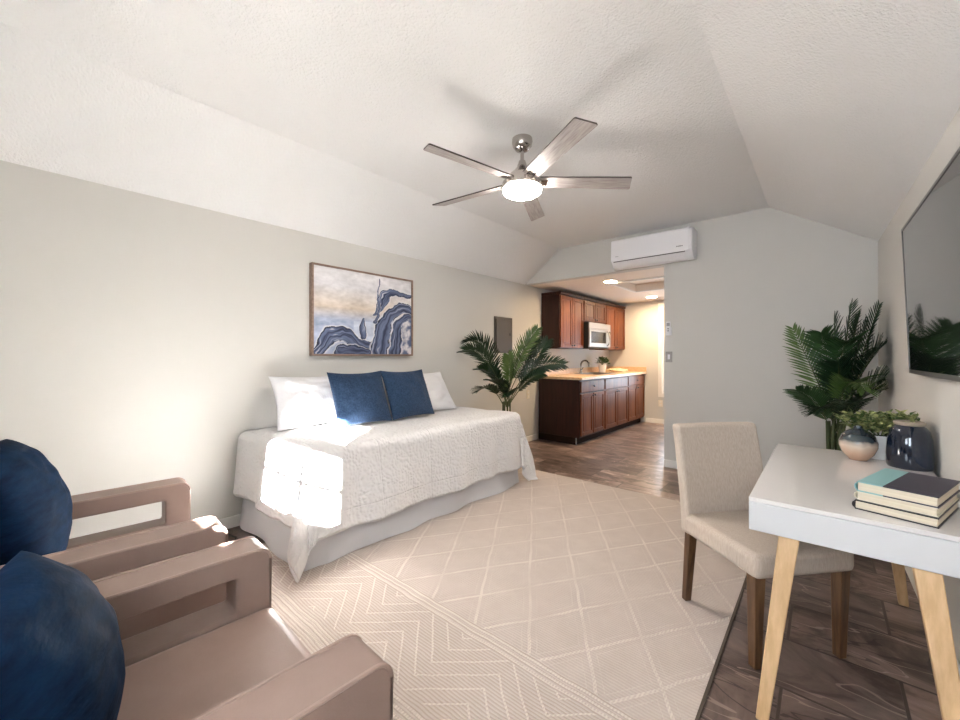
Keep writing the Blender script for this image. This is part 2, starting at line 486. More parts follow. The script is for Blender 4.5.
# kitchen
struct(MB().box((XL, YK, 0), (-2.30, YK + T, 2.4)).box((-2.30, YK, 0), (-1.45, YK + T, .58)).box((-2.30, YK, 2.2), (-1.45, YK + T, 2.4))
       .box((-1.45, YK, 0), (XR, YK + T, 2.4)).build('wall_end', 'wall', smooth=False))
kc = MB()
TX0, TX1, TY0, TY1 = -2.30, -1.25, 5.55, 6.50
z0, z1 = KZ, KZ + .1
kc.box((XL, YB + .12, z0), (TX0, YK, z1)); kc.box((TX1, YB + .12, z0), (XR, YK, z1))
kc.box((TX0, YB + .12, z0), (TX1, TY0, z1)); kc.box((TX0, TY1, z0), (TX1, YK, z1))
kc.box((TX0 - .03, TY0 - .03, z1), (TX1 + .03, TY1 + .03, z1 + .05))
struct(kc.build('ceiling', 'kceil', smooth=False))
tr = MB()
w = .05
for a, b in (((TX0 - w, TY0 - w), (TX1 + w, TY0)), ((TX0 - w, TY1), (TX1 + w, TY1 + w)), ((TX0 - w, TY0), (TX0, TY1)), ((TX1, TY0), (TX1 + w, TY1))):
    tr.box((a[0], a[1], KZ - .018), (b[0], b[1], KZ))
struct(tr.build('trim_1', 'smooth_white', bevel=.004))
# baseboards
def base(name, a, b):
    struct(MB().box((a[0], a[1], 0), (b[0], b[1], .085)).build(name, 'smooth_white', bevel=.005))
base('baseboard_left', (XL, YF, 0), (XL + .014, 5.19, 0))
base('baseboard_back', (XO, YB - .014, 0), (XR, YB, 0))
struct(MB().prism([(xr(YF) - .014, YF), (xr(YF), YF), (XR, YB - .014), (XR - .014, YB - .014)], 'z', 0, .085).build('baseboard_right', 'smooth_white', bevel=.005))
base('baseboard_end', (-2.6, YK - .014, 0), (XR, YK, 0))

# windows: rear one (behind the camera) and the kitchen one
def window(name, x0, x1, z0, z1, y, d, cols, rows, rail, blind=False):
    f = MB(); w = .045
    f.box((x0, y, z0), (x0 + w, y + d, z1)); f.box((x1 - w, y, z0), (x1, y + d, z1))
    f.box((x0 + w, y, z0), (x1 - w, y + d, z0 + w)); f.box((x0 + w, y, z1 - w), (x1 - w, y + d, z1))
    f.box((x0 + w, y, rail - .04), (x1 - w, y + d, rail + .04))
    o = struct(f.build(name, 'smooth_white', bevel=.003))
    mu = MB(); ym = y + d * .5
    for k in range(1, cols):
        xx = x0 + (x1 - x0) * k / cols
        mu.box((xx - .014, ym - .006, z0 + w), (xx + .014, ym + .006, z1 - w))
    for (a, b) in ((z0 + w, rail - .025), (rail + .025, z1 - w)):
        for k in range(1, rows):
            zz = a + (b - a) * k / rows
            mu.box((x0 + w, ym - .006, zz - .014), (x1 - w, ym + .006, zz + .014))
    if mu.v:
        mu.build('muntin', 'smooth_white', o)
    MB().box((x0 + w, ym + .012, z0 + w), (x1 - w, ym + .016, z1 - w)).build('pane', 'glass', o, smooth=False)
    if blind:
        b = MB(); zz = z1 - w
        while zz > rail + .03:
            b.box((x0 + w, y + .004, zz - .022), (x1 - w, y + .012, zz)); zz -= .026
        b.build('blind', 'blind', o)
    return o
window('window_1', WX0, WX1, WZ0, WZ1, YF - .08, .06, 3, 2, 1.60)
dr_ = window('added_fill_door', GX0, GX1, .0, GZ1, YF - .08, .05, 1, 1, 1.0)  # glazed opening added behind the camera to let in fill daylight
MB().box((GX0 + .045, YF - .065, .045), (GX1 - .045, YF - .045, .96)).build('lower_panel', 'smooth_white', dr_, bevel=.003)  # solid lower part keeps the added daylight off the desk front
struct(MB().box((.56, -1.74, -.1), (.66, -.70, 2.9)).build('added_sun_blocker', 'smooth_white', smooth=False))  # unseen slab added outside to keep direct sun out of the added door
struct(MB().box((-4, -5, -.12), (3, YF - T, -.02)).build('floor', 'planter', smooth=False))
window('window_2', -2.30, -1.45, .58, 2.2, YK + .01, .06, 1, 1, 1.46, True)
tr2 = MB()
for a, b in (((-2.37, .50), (-2.30, 2.27)), ((-1.45, .50), (-1.38, 2.27)), ((-2.30, 2.2), (-1.45, 2.27)), ((-2.30, .50), (-1.45, .58))):
    tr2.box((a[0], YK - .016, a[1]), (b[0], YK, b[1]))
struct(tr2.build('trim_2', 'smooth_white', bevel=.003))

# ------------------------------------------------------------------ rug
def rug_fn(x0, x1, y0, y1, z):
    def f(u, v):
        x = x0 + (x1 - x0) * u; y = y0 + (y1 - y0) * v
        h = .0025 * noise.noise(Vector((x * 2.2, y * 2.2, 1)))
        return (x, y, z + h)
    return f
rug = thing('area_rug', 'large beige woven rug with diamond lattice and chevron bands on dark tile floor', 'rug')
rb = MB(); RX0, RX1, RY0, RY1 = -2.86, -.34, -.30, 3.74
rb.grid(90, 120, rug_fn(RX0, RX1, RY0, RY1, .011))
rb.build('pile', 'rug', rug)
e = MB()
for a, b in (((RX0 - .01, RY0 - .01), (RX1 + .01, RY0 + .004)), ((RX0 - .01, RY1 - .004), (RX1 + .01, RY1 + .01)), ((RX0 - .01, RY0), (RX0 + .004, RY1)), ((RX1 - .004, RY0), (RX1 + .01, RY1))):
    e.box((a[0], a[1], .0), (b[0], b[1], .009))
e.build('binding', 'rug_edge', rug)

# ------------------------------------------------------------------ bed
bed = thing('daybed', 'twin bed with white bed skirt standing along the greige wall', 'bed', (-2.80, 2.15, 0))
BX0, BX1, BY0, BY1 = XL + .03, -2.33, 1.13, 3.22
def local(o, p): return (p[0] - o.location.x, p[1] - o.location.y, p[2] - o.location.z)
MB().box(local(bed, (BX0, BY0, .36)), local(bed, (BX1, BY1, .66))).build('mattress', 'sheet', bed, bevel=.05, seg=4)
MB().box(local(bed, (BX0 + .02, BY0 + .02, .16)), local(bed, (BX1 - .02, BY1 - .02, .36))).build('box_base', 'skirt', bed, bevel=.02)
sk = MB()
# pleated skirt around three sides
path = []
def seg_pts(a, b, nn):
    return [(a[0] + (b[0] - a[0]) * k / nn, a[1] + (b[1] - a[1]) * k / nn) for k in range(nn)]
cA, cB, cC, cD = (BX0, BY0 + .0), (BX1, BY0 + .0), (BX1, BY1), (BX0, BY1)
path = seg_pts(cA, cB, 50) + seg_pts(cB, cC, 110) + seg_pts(cC, cD, 50) + [cD]
nrm = [(0, -1)] * 50 + [(1, 0)] * 110 + [(0, 1)] * 51
rows_ = 7; vs = []; L = len(path)
for j in range(rows_):
    t = j / (rows_ - 1)
    for k, (p, q) in enumerate(zip(path, nrm)):
        s = k * .02
        wob = (.004 + .014 * t) * (math.sin(s * 9 + 1.5 * math.sin(s * 3)) + .8 * noise.noise(Vector((s * 4, t, 3))))
        fl_ = .055 * t
        cx, cy = q
        if True:
            if k in range(46, 55): cx, cy = .7, -.7
            if k in range(156, 165): cx, cy = .7, .7
        vs.append(local(bed, (max(XL + .02, p[0] + cx * (fl_ + wob)), p[1] + cy * (fl_ + wob), .38 - .365 * t)))
sk.add(vs, [(j * L + k, j * L + k + 1, (j + 1) * L + k + 1, (j + 1) * L + k) for j in range(rows_ - 1) for k in range(L - 1)])
sk.build('bed_skirt', 'skirt', bed, ang=180)

# coverlet: cloth over the bed, hanging on three sides, corners dropping to the floor
def coverlet():
    W = BX1 - .01 - BX0; Ln = BY1 - BY0
    top = .695; r = .055
    dF, dN, dE = .535, .46, .53
    nu, nv = 120, 190
    vs = []; uvs = []
    for j in range(nv):
        for i in range(nu):
            a = (W + dF) * i / (nu - 1)
            b = -dN + (Ln + dN + dE) * j / (nv - 1)
            # hem wander
            ex = max(0, a - W); ey = -min(0, b) if b < 0 else max(0, b - Ln)
            sg = -1 if b < 0 else 1
            d = math.hypot(ex, ey)
            px = BX0 + min(a, W); py = BY0 + min(max(b, 0), Ln)
            z = top + .010 * noise.noise(Vector((a * 3.1, b * 3.1, 5))) + .004 * noise.noise(Vector((a * 9, b * 9, 2)))
            x, y = px, py
            if d > 1e-6:
                n_ = Vector((ex, sg * ey)) / d
                th = math.atan2(ey, ex)
                if b < 0: p = -th * .36 - (W - min(a, W)) if ex <= 0 else -th * .36
                elif b > Ln: p = Ln + th * .36 + ((W - min(a, W)) if ex <= 0 else 0)
                else: p = b
                ca = min(d, r * PI / 2)
                out = r * math.sin(ca / r); down = r * (1 - math.cos(ca / r))
                rem = d - ca
                fw = min(1, rem / .4)
                fold = .016 * math.sin(p * 13 + 1.6 * math.sin(p * 4)) + .005 * math.sin(p * 31 + 2) + .022 * noise.noise(Vector((p * 3, rem * 2, 9)))
                corner = math.sin(2 * th) if (ex > 0 and ey > 0) else 0
                fold += corner * .05 * math.sin(th * 8 + .6)
                flare = .10 + .10 * corner
                out += rem * flare + fw * fold
                down += rem * (.985)
                x = px + n_.x * out; y = py + n_.y * out
                z = z - down
                if z < .030:
                    ov = .030 - z
                    x += n_.x * ov * .8; y += n_.y * ov * .8
                    z = .030 + .008 * (1 + math.sin(p * 30))
            x = max(x, XL + .008)
            vs.append((x, y, z)); uvs.append((a, b))
    mb = MB(); fs = [(j * nu + i, j * nu + i + 1, (j + 1) * nu + i + 1, (j + 1) * nu + i) for j in range(nv - 1) for i in range(nu - 1)]
    mb.add(vs, fs)
    o = mb.build('coverlet', 'quilt', ang=180)
    lay = o.data.uv_layers.new(name='UVMap')
    for lp in o.data.loops:
        lay.data[lp.index].uv = uvs[lp.vertex_index]
    s = o.modifiers.new('thick', 'SOLIDIFY'); s.thickness = .012; s.offset = 1
    # hem piping: follow the border
    brd = [vs[i] for i in range(nu)] + [vs[j * nu + nu - 1] for j in range(1, nv)] + [vs[(nv - 1) * nu + i] for i in range(nu - 2, -1, -1)]
    MB().tube(brd, .009, 6).build('hem', 'sheet', o)
    return o
cov = coverlet()
tag(cov, 'white quilted coverlet draped over the bed with corners hanging to the rug', 'coverlet')

# ------------------------------------------------------------------ pillows
def pillow(name, w, h, t, m, pinch=.07, wr=.012, seed=0, power=.5, ears=0):
    nn = 60; mb = MB()
    for sgn in (1, -1):
        def f(u, v):
            u = u * 2 - 1; v = v * 2 - 1
            # concentrate samples near the rim
            u = math.sin(u * PI / 2); v = math.sin(v * PI / 2)
            x = u * (1 - pinch * (1 - v * v) * abs(u)); y = v * (1 - pinch * (1 - u * u) * abs(v))
            k = max(0, (1 - u * u) * (1 - v * v)) ** power
            rim = 1 - max(abs(u), abs(v)) ** 6
            nz = noise.noise(Vector((u * 2.2 + seed, v * 2.2, sgn * 3))) + .5 * noise.noise(Vector((u * 5 + seed, v * 5, sgn * 7)))
            th = t / 2 * k + wr * nz * rim
            sag = -.02 * h * (1 - u * u) * v * v * (1 if v > 0 else 0)
            return (x * w / 2, sgn * max(th, .004 * rim), y * h / 2 + sag)
        mb.grid(nn, nn, f)
    return mb.build(name, m, weld=True, ang=180)
def place(o, loc, rot, label, cat, group=None):
    o.location = loc; o.rotation_euler = rot
    return tag(o, label, cat, group)
def stand(o, x, y, z, rz, lean, roll=0):
    """put a leaning pillow with its foot on height z"""
    o.rotation_euler = (lean, roll, rz)
    o.location = (x, y, z)
    mt = o.matrix_basis.copy()
    lo = min((mt @ v.co).z for v in o.data.vertices)
    o.location.z += z - lo
p1 = pillow('bed_pillow', .72, .43, .17, 'sheet', seed=2, wr=.022)
stand(p1, -3.12, 1.60,   .717, R(90), R(-22)); tag(p1, 'white bed pillow propped on the wall at the near end of the bed', 'pillow', 'white bed pillows')
p2 = pillow('bed_pillow', .74, .46, .17, 'sheet', seed=12, wr=.022)
stand(p2, -3.07, 2.66,   .717, R(90), R(-34)); tag(p2, 'white bed pillow at the far end, half hidden behind a navy cushion', 'pillow', 'white bed pillows')
for k, (y, sd, rz, lb) in enumerate(((1.848, 5, 88, 'navy square cushion on the bed nearer the armchairs, its lower corner in sunlight'), (2.346, 9, 92, 'navy square cushion on the bed nearer the palm, all in shade'))):
    q = pillow('throw_cushion', .50, .46, .15, 'navy_linen', seed=sd, wr=.010, pinch=.06)
    stand(q, -2.90, y,   .717, R(rz), R(-23)); tag(q, lb, 'cushion', 'navy cushions on the bed')

# ------------------------------------------------------------------ armchairs
def make_armchair():
    t = thing('armchair', None, 'armchair', group='taupe leather armchairs')
    hw = .44; aw = .135
    for s in (-1, 1):
        x0, x1 = (s * hw, s * (hw - aw))
        x0, x1 = min(x0, x1), max(x0, x1)
        outer = rrect(-.40, .08, .40, .592, (.04, .04, .02, .02))
        inner = rrect(-.28, .395, .295, .515, .012)
        m = MB(); n_ = len(outer)
        vs = [(x, *q) for x in (x0, x1) for lp in (outer, inner) for q in lp]
        fs = []
        for k in range(n_):
            l = (k + 1) % n_
            o0, i0, o1, i1 = 0, n_, 2 * n_, 3 * n_
            fs += [(o0 + k, o0 + l, i0 + l, i0 + k), (o1 + l, o1 + k, i1 + k, i1 + l), (o0 + l, o0 + k, o1 + k, o1 + l), (i0 + k, i0 + l, i1 + l, i1 + k)]
        m.add(vs, fs)
        arm = m.build('arm', 'leather', t, bevel=.012, seg=3)
        pp = MB()
        for x in (x0 + .004, x1 - .004):
            pp.tube([(x, y * .996, z - .002) for y, z in outer], .0055, 6, closed=True)
        pp.build('piping', 'piping', arm)
    # seat cushion, gently crowned
    sx, sy0, sy1 = hw - aw - .004, -.27, .405
    c = MB().box((-sx, sy0, .23), (sx, sy1, .400)).build('seat_cushion', 'leather', t, bevel=.035, seg=5)
    MB().box((-sx, -.38, .11), (sx, .385, .228)).build('seat_base', 'leather', t, bevel=.01)
    def bk(u, v): pass
    b = MB()
    b.prism([(-.40, .25), (-.262, .25), (-.30, .84), (-.34, .87), (-.40, .87), (-.43, .84)], 'x', -sx, sx)
    b.build('backrest', 'leather', t, bevel=.03, seg=4)
    for lx in (-.37, .37):
        for ly in (-.34, .34):
            MB().taper((lx, ly, .08), .024, (lx, ly, 0), .018).build('leg', 'walnut', t, bevel=.003)
    return t
ch1 = make_armchair()
ch1.location = (-1.18, .162, 0.0145); ch1.rotation_euler = (0, 0, R(-3)); ch1['label'] = 'taupe leather armchair in the foreground, its seat and both arms in view'
ch2 = copy_tree(ch1)
ch2.location = (-2.257, .172, 0.0145); ch2.rotation_euler = (0, 0, R(-4)); ch2['label'] = 'taupe leather armchair next to the greige wall, sunlight on its front arm ends'
for (cx, cy, rz, sd, lb, hgt) in ((-1.24, .02, -8, 21, 'dark navy velvet cushion on the foreground armchair', .375), (-2.44, .0, -8, 33, 'navy velvet cushion on the armchair by the wall, catching sunlight', .50)):
    q = pillow('velvet_cushion', .52 if sd == 33 else .55, hgt, .27, 'navy_velvet', seed=sd, wr=.010, pinch=-.09, power=.5)
    stand(q, cx, cy, .405, R(180 + rz), R(-17)); tag(q, lb, 'cushion', 'velvet cushions on the armchairs')

# ------------------------------------------------------------------ picture
PY0, PY1, PZ0, PZ1 = 1.618, 2.71, 1.272, 2.064
pic = thing('framed_picture', 'abstract white, beige and navy painting in a thin brown frame on the greige wall', 'picture', (XL, (PY0 + PY1) / 2, PZ0))
fw, hh = (PY1 - PY0) / 2, PZ1 - PZ0
fr = MB(); b = .016
for a, c in (((-fw, 0), (-fw + b, hh)), ((fw - b, 0), (fw, hh)), ((-fw + b, 0), (fw - b, b)), ((-fw + b, hh - b), (fw - b, hh))):
    fr.box((.002, a[0], a[1]), (.055, c[0], c[1]))
fr.build('frame', 'frame_wood', pic, bevel=.002)
NW, NH = 300, 210
def polyd(p, poly):
    best = 9; side = 0; tt = 0; acc = 0
    for (a, b_) in zip(poly, poly[1:]):
        ax, ay, wa = a; bx, by, wb = b_
        dx, dy = bx - ax, by - ay; L2 = dx * dx + dy * dy
        t = max(0, min(1, ((p[0] - ax) * dx + (p[1] - ay) * dy) / L2))
        qx, qy = ax + dx * t, ay + dy * t
        w_ = wa + (wb - wa) * t
        d = math.hypot(p[0] - qx, p[1] - qy)
        sd = 1 if dx * (p[1] - ay) - dy * (p[0] - ax) > 0 else -1
        if d / w_ < best:
            best = d / w_; side = sd; tt = acc + t * math.sqrt(L2)
        acc += math.sqrt(L2)
    return best, side, tt
# flowing bands: (x, y from bottom, half width) in picture units (0..1.38 wide, 0..1 high)
bands = [
    [(.05, .02, .07), (.18, .20, .10), (.36, .24, .09), (.55, .13, .09), (.75, .08, .09), (.92, .16, .10)],
    [(.86, .02, .12), (.90, .22, .12), (.96, .40, .10), (1.05, .55, .09), (1.18, .62, .07), (1.38, .60, .06)],
    [(.80, .50, .03), (.86, .64, .055), (.95, .76, .06), (1.10, .82, .045), (1.38, .79, .03)],
    [(.66, .24, .05), (.645, .36, .04), (.66, .44, .018)],
    [(1.10, .02, .10), (1.12, .22, .09), (1.18, .42, .07), (1.30, .50, .05), (1.38, .50, .04)],
    [(.82, .36, .02), (.83, .52, .02), (.85, .70, .014), (.87, .95, .006)],
    [(.30, .03, .06), (.5, .05, .07), (.7, .02, .05)],
]
def lerp(a, b_, t): return tuple(x + (y - x) * t for x, y in zip(a, b_))
def paint(u, v):
    x, y = u * 1.38, v
    n1 = noise.fractal(Vector((x * 3, y * 6, 0)), 1, 2, 4)
    n2 = noise.fractal(Vector((x * 12, y * 22, 4)), 1, 2, 3)
    top_, mid_, low_ = (.66, .65, .67), (.64, .55, .46), (.36, .42, .56)
    if y > .55: c = lerp(mid_, top_, min(1, (y - .55) / .25))
    elif y > .40: c = lerp(low_, mid_, (y - .40) / .15)
    else: c = low_
    if y < .40 and x > .5: c = lerp(c, (.62, .66, .72), .5)
    c = tuple(max(.02, min(.9, k + .12 * n1 + .10 * n2)) for k in c)
    wx = x + .055 * noise.noise(Vector((x * 4, y * 4, 8))) + .022 * noise.noise(Vector((x * 14, y * 14, 3)))
    wy = y + .055 * noise.noise(Vector((x * 4, y * 4, 18))) + .022 * noise.noise(Vector((x * 14, y * 14, 13)))
    if x > 1.18 and y < .48:
        k = noise.fractal(Vector((x * 9, y * 9, 2)), 1, 2, 3)
        c = lerp((.66, .64, .66), (.10, .13, .24), max(0, min(1, .5 + 1.8 * k)))
    for bi, bd in enumerate(bands):
        d, s, t = polyd((wx, wy), bd)
        if d < 1.0:
            st = math.sin((d * s) * 8 + bi * 1.7 + 5.5 * noise.noise(Vector((t * 2.6, d * s * 1.6, bi))))
            st2 = noise.noise(Vector((d * s * 6, t * 2, bi + 4)))
            k = max(0, min(1, .38 + .34 * st + .45 * st2))
            c = lerp((.018, .028, .075), (.17, .22, .36), k)
            if k > .72: c = lerp(c, (.62, .62, .66), (k - .72) / .28)
            if d > .88 and n2 > -.15: c = (.014, .018, .04)
        elif d < 1.22:
            c = lerp((.72, .72, .74), c, (d - 1.0) / .22)
    return c
cv = MB()
iw, ih = fw - b, hh - 2 * b
cv.grid(NW, NH, lambda u, v: (.042, -iw + 2 * iw * u, b + ih * v))
co = cv.build('canvas', 'painting', pic, smooth=False)
ca = co.data.color_attributes.new('paint', 'FLOAT_COLOR', 'POINT')
for j in range(NH):
    for i in range(NW):
        ca.data[j * NW + i].color = (*paint(i / (NW - 1), j / (NH - 1)), 1)
MB().box((.001, -iw, b), (.040, iw, b + ih)).build('backing', 'frame_wood', pic)

# ------------------------------------------------------------------ electrical panel, outlets, wall controls
ep = thing('breaker_panel', 'dark grey breaker panel door set in the greige wall above the palm', 'electrical panel', (XL, 4.327, 1.31))
MB().box((.001, -.20, 0), (.012, .20, .49)).build('panel_frame', 'panel_metal', ep, bevel=.003)
MB().box((.012, -.17, .03), (.022, .17, .46)).build('panel_door', 'panel_metal', ep, bevel=.003)
MB().box((.022, .12, .24), (.030, .145, .275)).build('latch', 'black_plastic', ep, bevel=.002)
def outlet(label, loc, rz, m='almond'):
    o = thing('wall_outlet', label, 'outlet', loc, rz)
    MB().box((-.037, -.006, -.06), (.037, 0, .06)).build('plate', m, o, bevel=.002)
    for z in (-.028, .028):
        MB().box((-.017, -.009, z - .016), (.017, -.006, z + .016)).build('socket', 'smooth_white', o, bevel=.002)
    return o
outlet('almond wall outlet low on the wall between palm and kitchen cabinets', (XL + .0005, 4.93, .70), R(90))
outlet('almond outlet on the wall above the kitchen counter', (XL + .0005, 5.66, 1.17), R(90))
outlet('small outlet low on the kitchen end wall beneath the window', (-2.33, YK - .0005, .38), 0)
rc = thing('air_conditioner_remote', 'white remote in a holder on the wall beside the kitchen opening, upper of two', 'remote', (-1.342, YB, 1.525))
MB().box((-.03, -.022, -.02), (.03, .0, .07)).build('holder', 'white_plastic', rc, bevel=.004)
rm = MB().box((-.024, -.034, -.01), (.024, -.022, .135)).build('remote_body', 'white_plastic', rc, bevel=.005)
MB().box((-.017, -.0355, .085), (.017, -.034, .122)).build('display', 'grey_plastic', rm)
for z in (.03, .055):
    MB().lathe([(.007, 0), (.007, .003), (.004, .004)], 12).build('button', 'dark_gap', rm, loc=(0, -.034, z), rot=(R(90), 0, 0))
sw = thing('light_switch', 'grey plated light switch on the wall beside the kitchen opening, lower of two', 'switch', (-1.342, YB, 1.26))
MB().box((-.036, -.007, -.06), (.036, .0, .06)).build('plate', 'steel', sw, bevel=.002)
MB().box((-.012, -.013, -.028), (.012, -.007, .028)).build('rocker', 'white_plastic', sw, bevel=.002)

# ------------------------------------------------------------------ air conditioner
ac = thing('air_conditioner', 'white wall mounted air conditioner above the kitchen opening', 'air conditioner', (-1.495, YB, 2.30))
AW = .44; AH = .345
pf = [(-.002, .03), (-.002, AH), (-.17, AH), (-.205, AH - .03), (-.215, .12), (-.205, .085), (-.14, .03), (-.08, .012)]
MB().prism(pf, 'x', -AW, AW).build('body', 'white_plastic', ac, bevel=.012, seg=3)
fp = [(-.207, AH - .028), (-.2175, .125), (-.214, .092), (-.222, .092), (-.227, .125), (-.216, AH - .012), (-.190, AH + .004), (-.180, AH - .004)]
MB().prism(fp, 'x', -AW + .002, AW - .03).build('front_panel', 'white_plastic', ac, bevel=.004)
MB().prism([(-.203, .080), (-.140, .026), (-.143, .022), (-.208, .078)], 'x', -AW + .05, AW - .09).build('louvre', 'white_plastic', ac, bevel=.001)
MB().prism([(-.2085, .092), (-.206, .083), (-.213, .083), (-.2145, .090)], 'x', -AW + .03, AW - .07).build('outlet_slot', 'dark_gap', ac)
lg = MB()
for k in range(5):
    lg.box((AW - .15 + k * .013, -.2285, .142), (AW - .142 + k * .013, -.2262, .152))
lg.build('brand_mark', 'dark_gap', ac)
lg2 = MB()
for k in range(3):
    lg2.box((-AW + .06 + k * .013, -.2285, .140), (-AW + .067 + k * .013, -.2262, .148))
lg2.build('badge', 'grey_plastic', ac)

# ------------------------------------------------------------------ television
tv = thing('television', 'large black flat television mounted on the right wall above the desk', 'television', (.392, 2.42, 1.18), .018)
tm = Matrix.Rotation(R(-2.2), 4, 'Y')
tw, th_ = .70, .775
def tvbox(mb, a, b_): return mb.box(a, b_, mtx=tm)
tvbox(MB(), (-.032, -tw, 0), (-.006, tw, th_)).build('casing', 'black_plastic', tv, bevel=.004)
bz = MB(); q = .014
for a, c in (((-tw, 0), (-tw + q, th_)), ((tw - q, 0), (tw, th_)), ((-tw + q, 0), (tw - q, q + .006)), ((-tw + q, th_ - q), (tw - q, th_))):
    tvbox(bz, (-.037, a[0], a[1]), (-.0325, c[0], c[1]))
bz.build('bezel', 'tv_bezel', tv, bevel=.001)
tvbox(MB(), (-.0345, -tw + q, q), (-.0325, tw - q, th_ - q)).build('screen', 'tv_screen', tv, smooth=False)
MB().box((-.030, -.2, .2), (.0, .2, .5)).build('wall_bracket', 'black_plastic', tv)

# ------------------------------------------------------------------ ceiling fan
FX, FY = -1.55, 2.23
fan = thing('ceiling_fan', 'five blade grey wood ceiling fan with lit round light hanging from the ceiling', 'ceiling fan', (FX, FY, ZC))
MB().lathe([(.0, 0), (.068, -.001), (.07, -.02), (.064, -.05), (.045, -.075), (.02, -.083), (0, -.083)][::1], 32).build('canopy', 'nickel', fan, ang=60)
MB().lathe([(.0125, -.07), (.0125, -.20)], 16).build('downrod', 'nickel', fan)
MB().lathe([(0, -.15), (.022, -.15), (.03, -.175), (.034, -.19), (.055, -.215), (.088, -.245), (.098, -.262), (.100, -.275), (.100, -.31), (0, -.31)], 40).build('motor_housing', 'nickel', fan, ang=50)
MB().lathe([(.105, -.290), (.134, -.298), (.137, -.330), (.129, -.338)], 40).build('light_ring', 'nickel', fan, ang=50)
MB().lathe([(.125, -.325), (.131, -.343), (.126, -.364), (.10, -.379), (.04, -.386), (0, -.387)], 40).build('light_diffuser', 'fan_glow', fan, ang=60)
def blade_mesh():
    m = MB(); x0, x1 = .115, .735
    outline = [(x0, -.052), (x1 - .015, -.062), (x1 - .006, -.058), (x1 + .022, .050), (x1 + .016, .060), (x0, .052)]
    n_ = len(outline); h = .0045
    m.add([(x, y, -h) for x, y in outline] + [(x, y, h) for x, y in outline],
          [tuple(reversed(range(n_))), tuple(range(n_, 2 * n_))], 0)
    m.add([(x, y, -h) for x, y in outline] + [(x, y, h) for x, y in outline], [(i, (i + 1) % n_, n_ + (i + 1) % n_, n_ + i) for i in range(n_)], 1)
    return m
for k in range(5):
    a = R(-29.5 + 72 * k)
    bl = blade_mesh().build('blade', ['blade', 'blade_edge'], fan, loc=(0, 0, -.29), rot=(R(-13), 0, a), smooth=False)
    MB().box((.07, -.028, -.007), (.17, .028, -.0046)).box((.07, -.02, .0046), (.15, .02, .008)).build('blade_bracket', 'nickel', bl, bevel=.001)

# ------------------------------------------------------------------ kitchen
def raised_door(mb_name, x, y0, y1, z0, z1, parent, m='cherry', knob=None):
    """door leaf in the plane x facing +x, with a recessed field and raised panel"""
    r = .05
    d = MB()
    for a, c in (((y0, z0), (y0 + r, z1)), ((y1 - r, z0), (y1, z1)), ((y0 + r, z0), (y1 - r, z0 + r)), ((y0 + r, z1 - r), (y1 - r, z1))):
        d.box((x, a[0], a[1]), (x + .020, c[0], c[1]))
    d.box((x, y0 + r, z0 + r), (x + .010, y1 - r, z1 - r))
    if y1 - y0 > .22 and z1 - z0 > .25:
        d.box((x + .010, y0 + r + .022, z0 + r + .022), (x + .017, y1 - r - .022, z1 - r - .022))
    o = d.build(mb_name, m, parent, bevel=.004, seg=2)
    if knob:
        MB().lathe([(.006, 0), (.006, .014), (.014, .018), (.014, .024), (0, .027)], 14).build('knob', 'black_plastic', o, loc=(x + .020, knob[0], knob[1]), rot=(0, R(90), 0))
    return o
CF = -2.63   # carcass front
units = ((5.20, 6.02, 'end unit by the palm with its dark side panel showing'), (6.022, 7.0, 'sink unit, middle of the row'), (7.002, 7.86, 'unit in the corner by the end wall'))
for i, (y0, y1, lb) in enumerate(units):
    t = thing('base_cabinet', 'cherry base cabinet, ' + lb, 'cabinet', ((XL + CF) / 2, (y0 + y1) / 2, 0), 0, 'kitchen base cabinets')
    lo = lambda p: local(t, p)
    bd = MB()
    xa, za, zt, k_ = XL + .016, .10, .928, .018
    for a_, b_ in (((xa, y0, za), (CF, y0 + k_, zt)), ((xa, y1 - k_, za), (CF, y1, zt)), ((xa, y0 + k_, za), (xa + .01, y1 - k_, zt)), ((xa + .01, y0 + k_, za), (CF, y1 - k_, za + k_)), ((CF - .02, y0 + k_, za + k_), (CF, y1 - k_, zt))):
        bd.box(lo(a_), lo(b_))
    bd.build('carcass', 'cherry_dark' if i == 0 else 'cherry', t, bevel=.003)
    MB().box(lo((XL + .016, y0 + (.0 if i == 0 else .0), 0)), lo((CF - .06, y1, .10))).build('toe_kick', 'toe', t)
    if i == 0:
        MB().box(lo((CF - .06, y0, 0)), lo((CF - .052, y0 + .02, .1))).build('corner_trim', 'grey_plastic', t)
    ox, oy, oz = t.location
    fx = CF - ox + .001
    g = .008
    ym = (y0 + y1) / 2
    if True:
        dr = MB().box((fx, y0 + .02 - oy, .745), (fx + .02, y1 - .02 - oy, .905)).build('drawer' if i != 1 else 'false_front', 'cherry', t, bevel=.005)
        if i != 1:
            MB().lathe([(.006, 0), (.006, .014), (.014, .018), (.014, .024), (0, .027)], 14).build('knob', 'black_plastic', dr, loc=(fx + .020, ym - oy, .825), rot=(0, R(90), 0))
    raised_door('door', fx, y0 + .02 - oy, ym - g - oy, .125, .725, t, knob=(ym - g - .03 - oy, .69))
    raised_door('door', fx, ym + g - oy, y1 - .02 - oy, .125, .725, t, knob=(ym + g + .03 - oy, .69))
UF = -3.01
ups = ((5.30, 6.07, 1.385, 'left pair of doors next to the microwave'), (6.072, 6.95, 1.84, 'short one above the microwave'), (6.952, 7.86, 1.385, 'right pair of doors by the end wall'))
